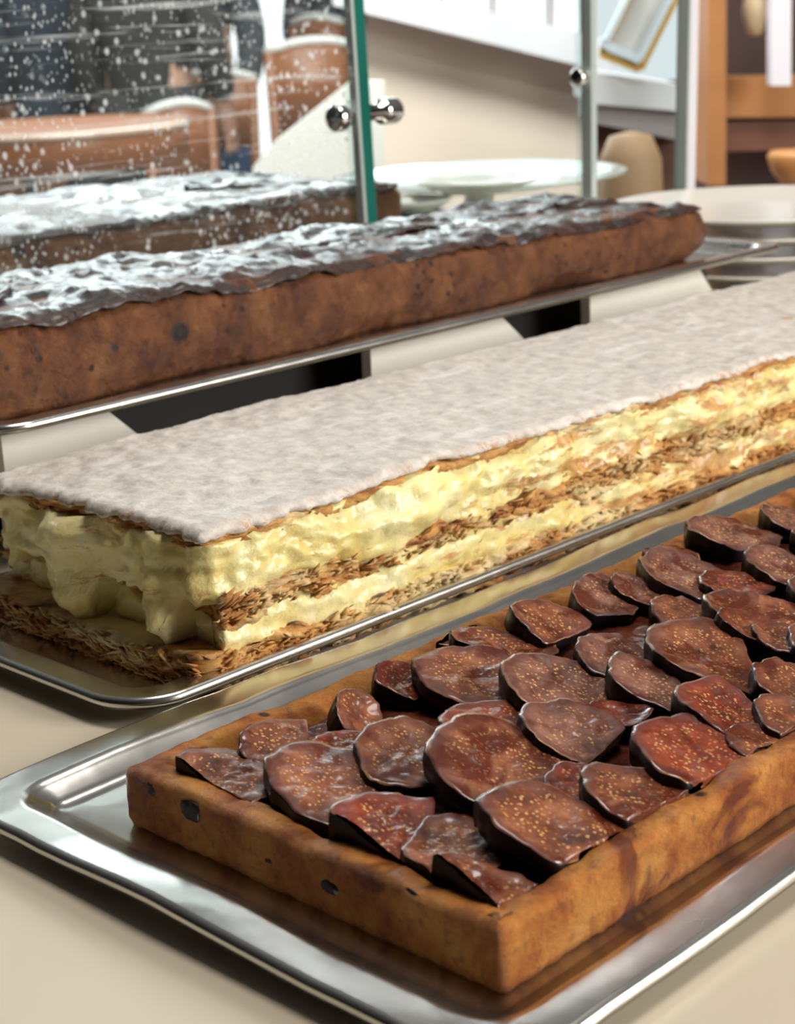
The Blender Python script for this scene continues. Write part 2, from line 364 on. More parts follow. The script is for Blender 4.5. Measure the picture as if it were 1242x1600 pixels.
# riser beneath the raised tray: a board on a notched white apron
rs = thing('display_riser', (1.75, 2.76, 0), 'white display riser with notched front panel under the raised tray', 'riser')
def apron(pts, name):
    n = len(pts); vs = [(x-1.75, .0, z) for x, z in pts]+[(x-1.75, .03, z) for x, z in pts]
    fs = [tuple(range(n)), tuple(range(2*n-1, n-1, -1))]+[(i, i+n, (i+1) % n+n, (i+1) % n) for i in range(n)]
    mk(name, vs, fs, M['white'], rs, smooth=False)
Z1 = .248
apron([(1.75, 0), (2.27, 0), (2.00, Z1), (1.75, Z1)], 'front_panel')
apron([(2.74, 0), (3.50, 0), (3.205, Z1), (2.745, Z1)], 'front_panel')
apron([(3.56, 0), (4.28, 0), (4.06, Z1), (3.56, Z1)], 'front_panel')
box('top_board', -.02, 2.58, .05, .78, .232, .247, M['white'], rs)
box('gap_shade_sheet', -.02, 2.58, .16, .19, 0, Z1, M['dark'], rs)  # near-black sheet added to paint the shade inside the notches
box('back_panel', -.02, 2.58, .75, .78, 0, Z1, M['white'], rs)
r2 = thing('display_riser', (1.7, 3.72, 0), 'white display riser under the tray behind the scratched glass', 'riser')
box('top_board', 0, 2.38, 0, 1.2, .232, .248, M['white'], r2); box('front_panel', 0, 2.38, 0, .03, 0, .232, M['white'], r2); box('back_panel', 0, 2.38, 1.17, 1.2, 0, Z1, M['white'], r2)

# ------------------------------------------------------------------ fig tart
TU0, TU1, TV0, TV1, TZ = 1.178, 3.25, 1.036, 1.668, .010
tt = thing('fig_tart', (TU0, TV0, TZ), 'long rectangular fig tart with glazed sliced figs and golden crust', 'tart')
W, H_ = TU1-TU0, TV1-TV0
base = rrect(0, W, 0, H_, .014, .008, 4); n = len(base)
hT = .080
prof = [(.010, 0), (.002, .004), (-.001, .014), (-.001, .028), (0, .042), (.001, .056), (.001, .070), (.003, .076), (.008, .0795), (.016, .0805), (.036, .079), (.044, .074), (.050, .066), (.056, .055), (.062, .048)]
vs = []; fs = []
for pi, (off, z) in enumerate(prof):
    for (x, y, nx, ny) in base:
        wv = .007*fbm(x*7, y*7, 2.2) if pi > 4 else 0
        d = .0030*fbm(x*10, y*10, z*10+5) + .0022*fbm(x*60, y*60, z*60)
        inn = .012*fbm(x*9+7, y*9, .4) if pi > 9 else 0
        vs.append((x-nx*(off-d+inn), y-ny*(off-d+inn), max(0, z + wv + (.002*fbm(x*50, y*50, z*50+9) if pi else 0))))
for i in range(len(prof)-1):
    for k in range(n): fs.append((i*n+k, i*n+(k+1) % n, (i+1)*n+(k+1) % n, (i+1)*n+k))
fs.append(tuple(range(n-1, -1, -1)))
mk('crust', vs, fs, M['crust'], tt)
nx_, ny_ = 230, 64; vs = []; fs = []
for j in range(ny_+1):
    for i in range(nx_+1):
        x = .05+(W-.10)*i/nx_; y = .05+(H_-.10)*j/ny_
        vs.append((x, y, .058+.010*fbm(x*9, y*9, 3)+.003*fbm(x*40, y*40, 8)))
for j in range(ny_):
    for i in range(nx_): a = j*(nx_+1)+i; fs.append((a, a+1, a+nx_+2, a+nx_+1))
mk('filling', vs, fs, M['filling'], tt)
def at_u(px, py, u): d = ray(px, py); return Vector((0, 0, 1)) + d*(u/d.x)
M['berry'] = MT('dark_baked_fruit', (.010, .004, .004), .45).m
for i, (px, py, r) in enumerate([(297, 1268, .017), (420, 1348, .008), (440, 1352, .006), (513, 1388, .014), (640, 1400, .009), (235, 1235, .010)]):
    c = at_u(px, py, TU0)
    vs, fs = lathe([(0, -1), (.5, -.86), (.86, -.5), (1, 0), (.86, .5), (.5, .86), (0, 1)], 20)
    mk('fruit_piece', [(c.x-TU0+.002+x*r*.25, c.y-TV0+y*r*1.25*(1+.5*nz(x*2, z*2, i)), c.z-TZ+z*r*.8*(1+.6*nz(y*2+5, z*2, i))) for x, y, z in vs], fs, M['berry'], tt)
def slice_mesh(rx, ry, th, seed):
    rnd = random.Random(seed); nr, na = 14, 64; vs = []; rad = []
    ph = rnd.random()*9; e = rnd.uniform(.02, .14); ck = rnd.uniform(-.012, .012)
    cuts = [(rnd.uniform(0, 6.28), rnd.uniform(.62, .86)) for _ in range(rnd.choice((0, 1, 1, 2)))]
    def outl(a):
        ca, sa = math.cos(a), math.sin(a)
        r = 1+.12*nz(ca*1.3+ph, sa*1.3, seed*.7)+.07*nz(ca*3.5, sa*3.5+ph, seed)+.025*nz(ca*11, sa*11+ph, seed)
        r *= 1+e*ca
        for ca_, cd in cuts:                        # straight knife cuts
            c_ = math.cos(a-ca_)
            if c_ > 0: r = min(r, cd/c_)
        return rx*r*ca, ry*r*sa
    def topz(x, y, q):
        return th + ck*.5*(x/rx)*(y/ry) + .003*(x/rx)**2 + .006*fbm(x*13+seed, y*13, 2) + .0022*fbm(x*55, y*55, seed) - .004*(1-q)
    vs.append((0, 0, topz(0, 0, 0))); rad.append(0)
    for i in range(1, nr+1):
        q = i/nr
        if i == nr: q = .995
        for k in range(na):
            a = 2*math.pi*k/na; x, y = outl(a); x *= q; y *= q
            vs.append((x, y, topz(x, y, q)-(.0015 if i == nr else 0))); rad.append(i/nr)
    fs = [(0, 1+k, 1+(k+1) % na) for k in range(na)]; mi = [0]*na
    for i in range(nr-1):
        for k in range(na): fs.append((1+i*na+k, 1+(i+1)*na+k, 1+(i+1)*na+(k+1) % na, 1+i*na+(k+1) % na)); mi.append(0)
    b = len(vs); o0 = 1+(nr-1)*na
    for s_, dz in ((1.008, .003), (1.0, th*.6), (.93, th+.012)):
        for k in range(na):
            x, y, z = vs[o0+k]; vs.append((x*s_, y*s_, z-dz)); rad.append(1)
    prev = o0
    for j in range(3):
        c_ = b+j*na
        for k in range(na): fs.append((prev+k, c_+k, c_+(k+1) % na, prev+(k+1) % na)); mi.append(1)
        prev = c_
    fs.append(tuple(range(prev+na-1, prev-1, -1))); mi.append(1)
    return vs, fs, rad, mi
# centre x, y, width, height in the photograph's scale, heading of the raised end (deg), lift (deg), colour
FIG = [(345, 1218, 135, 85, 200, 10, 0), (437, 1165, 95, 80, 190, 14, 0), (505, 1238, 150, 118, 195, 16, 0), (600, 1312, 165, 110, 205, 18, 1),
 (632, 1185, 125, 120, 200, 18, 0), (760, 1138, 140, 70, 185, 12, 1), (785, 1215, 200, 125, 205, 20, 0), (695, 1328, 120, 90, 215, 12, 0), (862, 1308, 215, 95, 205, 22, 0),
 (730, 1062, 145, 88, 195, 16, 0), (775, 1012, 125, 45, 190, 18, 0), (868, 1080, 150, 105, 200, 22, 2), (888, 1152, 130, 85, 220, 22, 2), (622, 1068, 70, 75, 170, 24, 1),
 (955, 1033, 105, 72, 205, 20, 2), (1010, 1076, 100, 82, 200, 22, 2), (1082, 1190, 170, 105, 210, 20, 1), (1000, 1252, 165, 90, 200, 18, 0), (935, 938, 85, 85, 190, 24, 2),
 (992, 925, 70, 75, 180, 22, 2), (1058, 905, 105, 75, 205, 20, 2), (1070, 965, 100, 68, 195, 14, 0), (1098, 1035, 150, 105, 205, 18, 0), (1138, 843, 120, 52, 205, 20, 2),
 (1130, 1120, 135, 85, 215, 22, 1), (1180, 962, 130, 66, 195, 16, 0), (1215, 892, 90, 66, 205, 20, 2), (1228, 812, 70, 48, 190, 18, 2), (1225, 1070, 90, 60, 200, 22, 0),
 (1225, 1125, 90, 60, 200, 16, 0), (1140, 915, 90, 50, 180, 10, 1), (530, 1168, 75, 55, 190, 10, 1), (745, 1388, 150, 50, 170, 20, 0), (845, 985, 100, 62, 175, 34, 0),
 (548, 1118, 60, 80, 150, 40, 0), (1165, 990, 90, 40, 175, 32, 0), (905, 1230, 90, 60, 200, 10, 1), (960, 1115, 70, 40, 190, 8, 1), (935, 1325, 100, 40, 200, 8, 1), (1190, 1160, 90, 55, 200, 8, 0),
 (690, 990, 80, 45, 190, 12, 0), (1040, 870, 70, 40, 190, 14, 0), (1225, 1000, 90, 50, 200, 16, 0), (1280, 850, 80, 60, 200, 16, 0), (1290, 930, 100, 70, 200, 16, 2), (1290, 1010, 100, 70, 200, 16, 0), (1320, 1090, 100, 60, 200, 16, 1),
 (1340, 780, 90, 60, 200, 16, 0), (1390, 860, 100, 60, 200, 16, 2), (1400, 960, 110, 60, 200, 16, 0), (1440, 740, 100, 60, 200, 16, 0), (1500, 830, 100, 60, 200, 16, 0), (1490, 920, 100, 60, 200, 16, 1)]
for i, (px, py, pw, ph, hd, lift, mi_) in enumerate(FIG):
    c = at_z(px, py+6, .085); D = (c-Vector((0, 0, 1))).dot(FW)
    rx = pw/F*D/2*1.36; ry = ph/F*D/2*2.3                      # seen at about 33 degrees of elevation
    ry = min(ry, rx*1.35); ry = max(ry, rx*.6)
    a = -YAW if False else 0
    vs, fs, rad, mi = slice_mesh(rx, ry, .022, i+3)
    # local x -> picture right on the counter, rotate so the tip lies lower left
    hx = math.atan2(RT.y, RT.x)
    rnd = random.Random(i); 
    Mx = Matrix.Translation(Vector((c.x-TU0, c.y-TV0, .058 + math.sin(R(lift))*rx*.55))) @ Matrix.Rotation(hx, 4, 'Z') \
        @ Matrix.Rotation(R(lift*.80), 4, Vector((.45, 1, 0)).normalized()) @ Matrix.Rotation(R(rnd.uniform(-25, 25)), 4, 'Z')
    vs = [tuple(Mx @ Vector(v)) for v in vs]
    vs = [(min(max(x, .035), W-.035), min(max(y, .035), H_-.035), z) for x, y, z in vs]
    mk('fig_slice', vs, fs, [M['figs'][mi_], M['figskin']], tt, mi=mi, attr={'rad': rad})

# ------------------------------------------------------------------ custard layered pastry (mille-feuille)
MU0, MU1, MV0, MV1, MZ = 1.545, 4.16, 1.925, 2.495, .010
mf = thing('layered_custard_pastry', (MU0, MV0, MZ), 'long layered puff pastry slab with yellow custard and icing sugar top', 'pastry')
W, H_ = MU1-MU0, MV1-MV0
base = rrect(0, W, 0, H_, .03, .0075, 6); n = len(base)
def sag(x, y): return .006*math.sin(x*2.1+.5)+.007*fbm(x*3, y*3, 4)
def slab(name, zb, zt, mat, bulge, amp, freq, zf, seed, rows=10, rough=.004, inset=0, edge_w=.01, drip=0, end_in=0):
    """one layer: side wall with fbm relief, stretched along the slab"""
    vs = []; fs = []
    for j in range(rows+1):
        t = j/rows
        for (x, y, nx, ny) in base:
            lo = zb+edge_w*fbm(x*9+seed, y*9, 1)+edge_w*.5*fbm(x*38, y*38, seed); hi = zt+edge_w*fbm(x*9+seed+3.3, y*9, 1)+edge_w*.5*fbm(x*38, y*38, seed+3.3)
            dr = 0
            if drip and (nx < -.3 or (ny < -.3 and x < .9)):
                p_ = y-x*.9
                f_ = max(0, .62+2.2*nz(p_*8+3, 2.7, 1.1)+.6*nz(p_*21, 1, 4))
                dr = drip*min(1.15, f_)*(1 if nx < -.3 else max(0, .62-x*.9)); lo -= dr
            z = lo+(hi-lo)*t
            d = bulge*math.sin(math.pi*t)**.6 + amp*fbm(x*freq, y*freq, z*zf+seed) + rough*fbm(x*freq*4, y*freq*4, z*zf*3.5+seed) - (inset + (end_in if nx < -.3 else 0)) + dr*.32*math.sin(math.pi*min(1, (1-t)*.8+.2))**.7
            vs.append((x+nx*d, y+ny*d, max(0, z+sag(x, y)*(z/.25))))
    for i in range(rows):
        for k in range(n): fs.append((i*n+k, i*n+(k+1) % n, (i+1)*n+(k+1) % n, (i+1)*n+k))
    fs.append(tuple(range(n-1, -1, -1))); fs.append(tuple(range(rows*n, (rows+1)*n)))
    return mk(name, vs, fs, mat, mf)
slab('bottom_pastry', 0, .052, M['flaky'], .010, .022, 9, 60, 1, 12, .016, -.004, .014, 0, -.014)
slab('lower_custard', .038, .098, M['cream'], .012, .016, 9, 16, 7, 10, .006, .004, .018, 0, .040)
slab('middle_pastry', .088, .142, M['flaky'], .006, .022, 8, 70, 13, 12, .016, .004, .022, 0, .050)
slab('upper_custard', .130, .222, M['cream'], .012, .022, 8, 14, 19, 22, .006, .002, .016, .150)
slab('top_pastry', .212, .238, M['flaky'], .002, .012, 12, 80, 25, 6, .010, .004, .008)
nx_, ny_ = 300, 72; vs = []; fs = []; rad = []
for j in range(ny_+1):
    for i in range(nx_+1):
        a, b = i/nx_, j/ny_
        ew = .010*fbm(a*W*9, b*H_*9, 5)+.006*fbm(a*W*45, b*H_*45, 6)
        x = -.008+(W+.016)*a + ew*(1-2*a if a < .02 or a > .98 else 0); y = -.008+(H_+.016)*b + (ew if j in (0, ny_) else 0)
        q = max(abs(2*b-1), 1-min(a, 1-a)*9)
        if i in (0, nx_): x += ew
        e = max(0, q-.94)/.06
        vs.append((x, y, .249+sag(x, y)-.012*e*e+.0035*fbm(x*22, y*22, 2)+.0018*fbm(x*70, y*70, 3))); rad.append(q)
for j in range(ny_):
    for i in range(nx_): a = j*(nx_+1)+i; fs.append((a, a+1, a+nx_+2, a+nx_+1))
mk('icing_sugar_top', vs, fs, M['sugar'], mf, attr={'rad': rad}, mod={'solid': .008, 'off': -1})
# ragged pastry flakes along the lower edge
rnd = random.Random(4); vs = []; fs = []
for i in range(2000):
    side = rnd.random()
    if side < .80: x = rnd.random()**1.2*W; y = -.006; nx, ny = 0, -1
    else: x = -.018; y = rnd.random()*H_; nx, ny = -1, 0
    z = rnd.choice([rnd.uniform(.002, .05), rnd.uniform(.002, .045), rnd.uniform(.002, .05), rnd.uniform(.10, .14)])
    if side >= .80 and z > .05: z = rnd.uniform(.002, .04)
    s_ = rnd.uniform(.004, .016)*rnd.choice((.6, 1, 1.3)); tl = rnd.uniform(-.6, .6); o = len(vs); a = rnd.uniform(0, 6.3)
    for k in range(5):
        b = a+k*1.257; l = s_*rnd.uniform(.6, 1.2)
        vs.append((x+(l*math.cos(b) if nx == 0 else nx*(.012+l*.7*math.sin(b))), y+(l*math.cos(b) if ny == 0 else ny*(.006+l*.8*math.sin(b))), max(.001, z+l*.35*math.sin(b+.5)+l*tl*math.cos(b)+rnd.uniform(-.002, .002))))
    fs.append(tuple(range(o, o+5)))
fl = mk('pastry_flakes', vs, fs, M['flaky'], mf, mod={'solid': .002}); fl['kind'] = 'stuff'

# ------------------------------------------------------------------ chocolate bread puddings
def pudding(x0, x1, y0, y1, z0, h, label, mside, rz=0, seed=0, step=.009, slope=0):
    t = thing('bread_pudding', (x0, y0, z0), label, 'cake', rz=rz)
    W, H_ = x1-x0, y1-y0; base = rrect(0, W, 0, H_, .05, step, 8); n = len(base); rows = 16; vs = []; fs = []
    for j in range(rows+1):
        q = j/rows
        for (x, y, nx, ny) in base:
            z = h*q
            b = .020*math.sin(math.pi*min(1, q*1.05))**.7 - .028*max(0, q-.86)/.14
            lump = .018*fbm(x*4+seed, y*4, z*3)+.006*fbm(x*16, y*16, z*12+seed)+.005*fbm(x*45, y*45, z*45) - .016*max(0, nz(x*26+seed, y*26, z*26)-.38)*2
            und = -.085*max(0, nz(x*3.1+seed, y*3, 9)+.15)*max(0, 1-q*3.2)
            d = b+lump+und
            vs.append((x+nx*d, y+ny*d, z*(1+slope*(1-x/W))+(.010*fbm(x*3+seed, y*3, 2)*q)))
    for i in range(rows):
        for k in range(n): fs.append((i*n+k, i*n+(k+1) % n, (i+1)*n+(k+1) % n, (i+1)*n+k))
    fs.append(tuple(range(n-1, -1, -1)))
    fs.append(tuple(range(rows*n, (rows+1)*n)))
    mk('cake_body', vs, fs, mside, t)
    # top skin, slightly overhanging
    base2 = base; rings = 14; vs = []; fs = []
    cx, cy = W/2, H_/2
    for j in range(rings+1):
        q = 1-j/rings
        for (x, y, nx, ny) in base2:
            inset = (1-q)*H_/2
            X = min(max(x, inset), W-inset); Y = min(max(y, inset), H_-inset)
            ov = .008 if j == 0 else 0
            X += nx*ov + nx*(.020*fbm(x*4+seed, y*4, h*3))*q; Y += ny*ov + ny*(.020*fbm(x*4+seed, y*4, h*3))*q
            z = h*(1+slope*(1-X/W)) + .004 + .010*fbm(x*3+seed, y*3, 2) + .016*fbm(X*6, Y*9, seed+.5)+.009*fbm(X*19, Y*26, 1) - (.016 if j == 0 else .004 if j == 1 else 0)
            vs.append((X, Y, z))
    for i in range(rings):
        for k in range(n): fs.append((i*n+k, i*n+(k+1) % n, (i+1)*n+(k+1) % n, (i+1)*n+k))
    mk('glazed_top', vs, fs, M['ptop'], t, mod={'solid': .005, 'off': -1})
    return t
pudding(1.75, 4.175, 2.835, 3.42, .257, .152, 'long brown chocolate bread pudding with shiny dark top on the raised tray', M['pudding'], seed=2, slope=.27)
pudding(1.75, 3.97, 3.82, 4.78, .257, .205, 'greyish dark pudding modelled in place of a reflection in the scratched glass pane', M['pudding2'], seed=11, step=.02)  # solid pudding built in place of a mirror image of the front one

# ------------------------------------------------------------------ glass screens and their fins
def fin(px_top, px_bot, py_bot, v, w, m_edge, label, bolts, depth=.026):
    a = at_v(px_bot, py_bot, v); top = at_v(px_top, 0, v)
    lean = (top.x-a.x)/(top.z-a.z); z0 = .0; z1 = 1.75
    bx = a.x-lean*a.z
    t = thing('glass_fin', (bx, v, 0), label, 'glass fin')
    def sheared(x0, x1, y0, y1):
        vs, fs = boxv(x0, x1, y0, y1, z0, z1); return [(x+lean*z, y, z) for x, y, z in vs], fs
    mk('edge_strip', *sheared(-w/2, w/2, 0, .018), m_edge, t, smooth=False)
    mk('fin_glass', *sheared(-w/2, w/2, .018, depth), M['edge'] if m_edge == M['edge'] else M['edge_pale'], t, smooth=False)
    mk('polished_face', *sheared(-w/2-.012, -w/2, -.001, depth), M['edge_pale'], t, smooth=False)
    for (bpx, bpy_, r, ln) in bolts:
        c = at_v(bpx, bpy_, v+.03); c = c-Vector((bx, v, 0))
        sg = 1 if c.x > lean*c.z else -1
        x_in = lean*c.z + sg*w/2; x_out = c.x+sg*ln
        prof = [(r*.62, 0), (r*.62, .45), (r*.95, .5), (r, .6), (r, .92), (r*.85, 1.0), (r*.4, 1.03), (0, 1.03)]
        vs, fs = lathe([(p[0], p[1]*abs(x_out-x_in)) for p in prof], 28)
        Mx = Matrix.Translation((x_in, c.y, c.z)) @ Matrix.Rotation(sg*math.pi/2, 4, 'Y')
        mk('clamp_bolt', *xf((vs, fs), Mx), M['chrome'], t)
    return t, bx
fA, bA = fin(560, 580, 318, 3.575, .042, M['edge'], 'green glass edge with chrome clamp bolts at the middle of the picture', [(540, 183, .038, .050), (606, 173, .038, .035)])
fB, bB = fin(929, 930, 292, 3.66, .020, M['edge_pale'], 'thin pale glass edge between the two plates', [(908, 121, .030, .03)], .04)
fC, bC = fin(1086, 1080, 280, 3.70, .050, M['ledge'], 'pale upright post between the picture frame and the wooden cabinet', [], .05)
def pane(x0, x1, v, m, label, grp=None):
    o = box('glass_screen', 0, x1-x0, 0, .010, 0, 1.75, m, None, loc=(x0, v, 0)); return tag(o, label, 'glass screen', grp)
pane(.95, bA-.02, 3.62, M['pane'], 'scratched and spotted glass pane in front of the dark pudding')
pane(bA+.03, bB-.012, 3.69, M['pane2'], 'clear glass pane in front of the beige panel')
pane(bB+.012, bC-.03, 3.735, M['pane2'], 'clear glass pane in front of the picture frame')

# ------------------------------------------------------------------ plates
M['platter'] = MT('greenish_china', (.50, .53, .46), .15, Coat_Weight=.5).m
def plate(c, r, z, label, group=None, name='dinner_plate', mt='plate'):
    pr = [(0, .004), (r*.50, .004), (r*.54, 0), (r*.60, 0), (r*.62, .006), (r*.80, .020), (r*.985, .040), (r, .044), (r*.995, .048), (r*.97, .047), (r*.80, .030), (r*.66, .017), (r*.58, .012), (0, .011)]
    vs, fs = lathe(pr); o = mk(name, vs, fs, M[mt], loc=(c[0], c[1], z)); return tag(o, label, 'plate', group)
cR = at_d(1185, 318, 5.62)
zt = cR.z-.046
for i in range(5):
    z = zt-i*.056
    plate((cR.x+.012*math.sin(i*2)+.03, cR.y+.01*math.cos(i*3)), .50, z,
          ['large white plate on top of the stack beside the raised tray', 'large white plate second from the top of the stack', 'large white plate third from the top of the stack',
           'large white plate fourth from the top of the stack', 'large white plate at the bottom of the stack'][i], 'white plates stacked beside the raised tray')
sup = mk('plate_stand', *lathe([(.30, 0), (.30, .02), (.06, .03), (.06, zt-4*.056-.02), (.24, zt-4*.056-.006), (.24, zt-4*.056)], 40), M['white'], loc=(cR.x+.03, cR.y, 0)); tag(sup, 'white stand under the stack of large plates', 'stand')
cM = at_d(748, 278, 7.0)
plate((cM.x, cM.y), .60, cM.z-.03, 'greenish white platter seen behind the middle clear glass', name='platter', mt='platter')
cW = at_z(745, 300, cM.z+.0); plate((cW.x, cW.y), .235, cM.z+.004, 'white disc standing in for the glare on the greenish platter', name='glare_disc')  # white disc added to imitate the bright glare on the platter
mk0 = mk('plate_stand', *lathe([(.30, 0), (.30, .02), (.06, .03), (.06, cM.z-.06), (.27, cM.z-.04), (.27, cM.z-.03)], 40), M['white'], loc=(cM.x, cM.y, 0)); tag(mk0, 'white stand under the platter behind the glass', 'stand')
cS = at_z(655, 318, .30); plate((cS.x+.05, cS.y+.1), .16, .26, 'small white saucer behind the green glass edge', name='saucer')
box0 = box('saucer_block', -.12, .12, -.12, .12, 0, .26, M['dark'], None, loc=(cS.x+.05, cS.y+.1, 0)); tag(box0, 'dark block carrying the small saucer', 'block')

# ------------------------------------------------------------------ room beyond: parapet with sloping ledge
def slab_px(name, pts, D, th, m, parent=None, loc=(0, 0, 0)):
    hy = Vector((FW.x, FW.y, 0)).normalized(); P0 = [at_d(x, y, D)-Vector(loc) for x, y in pts]; n = len(P0)
    vs = [tuple(p) for p in P0]+[tuple(p+hy*th) for p in P0]
    fs = [tuple(range(n)), tuple(range(2*n-1, n-1, -1))]+[(i, i+n, (i+1) % n+n, (i+1) % n) for i in range(n)]
    o = mk(name, vs, fs, m, parent, (0, 0, 0) if parent else loc, smooth=False); return o
pl0 = at_d(750, 300, 13); pl0.z = FZ
pp = thing('stair_parapet', pl0, 'beige stair parapet with sloping white ledge behind the clear glass', 'parapet')
slab_px('panel', [(420, 245), (560, 120), (575, 10), (960, 118), (960, 1500), (420, 1500)], 13, .3, M['beige'], pp, pl0)
slab_px('sloping_ledge', [(520, -38), (960, 62), (960, 116), (520, 8)], 12.6, .75, M['ledge'], pp, pl0)
for x in (612, 690, 770, 860):
    slab_px('mullion', [(x-7, -200), (x+7, -200), (x+7, -20+(x-520)*.24), (x-7, -20+(x-520)*.24)], 12.9, .12, M['greyl'], pp, pl0)
# white cloth covered table left of it
tb0 = at_d(470, 230, 12); tb0.z = FZ
tb = thing('cloth_table', tb0, 'white clothed table corner behind the green glass edge', 'table')
slab_px('tablecloth', [(395, 262), (430, 222), (548, 128), (600, 128), (600, 700), (395, 700)], 12, .25, M['cloth'], tb, tb0)
slab_px('table_base', [(420, 700), (600, 700), (600, 1600), (420, 1600)], 12, .25, M['wood'], tb, tb0)

# wooden chairs, table and guests behind the scratched glass
def chair(px, pyt, wpx, label, D, rz):
    c = at_d(px, pyt, D); hgt = c.z-FZ; wd = wpx/F*D/2
    t = thing('cafe_chair', (c.x, c.y, FZ), label, 'chair', 'wooden chairs behind the scratched glass', rz=math.atan2(RT.y, RT.x)+rz)
    sh = hgt*.55
    mk('seat', *boxv(-wd, wd, -wd*1.1, wd, sh-.08, sh), M['wood'], t, smooth=False, mod={'bevel': .03})
    vs = []; fs = []; nn = 10
    for j in range(2):
        for y in (0, .06):
            for i in range(nn+1):
                q = 2*i/nn-1; vs.append((q*wd*1.08, -wd*1.0-.14*(1-q*q)+y, hgt*.72 if j == 0 else hgt-.10*q*q))
    r_ = nn+1
    for i in range(nn):
        fs += [(i, i+1, 2*r_+i+1, 2*r_+i), (r_+i+1, r_+i, 3*r_+i, 3*r_+i+1), (2*r_+i, 2*r_+i+1, 3*r_+i+1, 3*r_+i), (i+1, i, r_+i, r_+i+1)]
    fs += [(0, 2*r_, 3*r_, r_), (nn, r_+nn, 3*r_+nn, 2*r_+nn)]
    mk('backrest', vs, fs, M['wood'], t)
    mk('rail_highlight', *tube([((2*i/8-1)*wd*1.1, -wd-.14*(1-(2*i/8-1)**2)+.03, hgt-.10*(2*i/8-1)**2) for i in range(9)], .045), M['cloth'], t)  # white strip paints the highlight along the top of the backrest
    for sx_ in (-1, 1):
        mk('leg', *tube([(sx_*wd*.92, wd*.85, 0), (sx_*wd*.9, wd*.8, sh)], .06), M['wood'], t)
        mk('leg', *tube([(sx_*wd*.95, -wd*1.15, 0), (sx_*wd*.95, -wd, sh), (sx_*wd*1.02, -wd, hgt*.97)], .06), M['wood'], t)
    return t
chair(262, 158, 100, 'low wooden chair with painted highlight along its top nearest the round table', 17, R(25))
chair(350, 108, 118, 'wooden chair in the middle of the three behind the glass', 20, R(-10))
chair(478, 62, 135, 'wooden chair left of the green glass edge', 18, R(12))
chair(520, 24, 90, 'wooden chair partly behind the chair by the green edge', 23, R(-30))
c = at_d(70, 195, 13)
rt_ = thing('round_table', (c.x, c.y, FZ), 'round brown wooden table with painted edge highlight at the far left', 'table')
h = c.z-FZ
mk('tabletop', *lathe([(0, h-.30), (1.0, h-.30), (1.06, h-.26), (1.08, h-.03), (1.05, h), (1.0, h), (.5, h), (0, h)], 64), M['wood'], rt_)
mk('edge_highlight', *lathe([(1.04, h-.005), (1.085, h-.01), (1.095, h-.04), (1.085, h-.05), (1.04, h-.05)], 64), MT('pale_highlight_band', (.50, .36, .27), .2, Coat_Weight=1).m, rt_)  # paler ring paints the highlight on the table's edge
mk('pedestal', *lathe([(.5, 0), (.5, .08), (.12, .2), (.12, h-.3), (.3, h-.25)], 32), M['wood'], rt_)

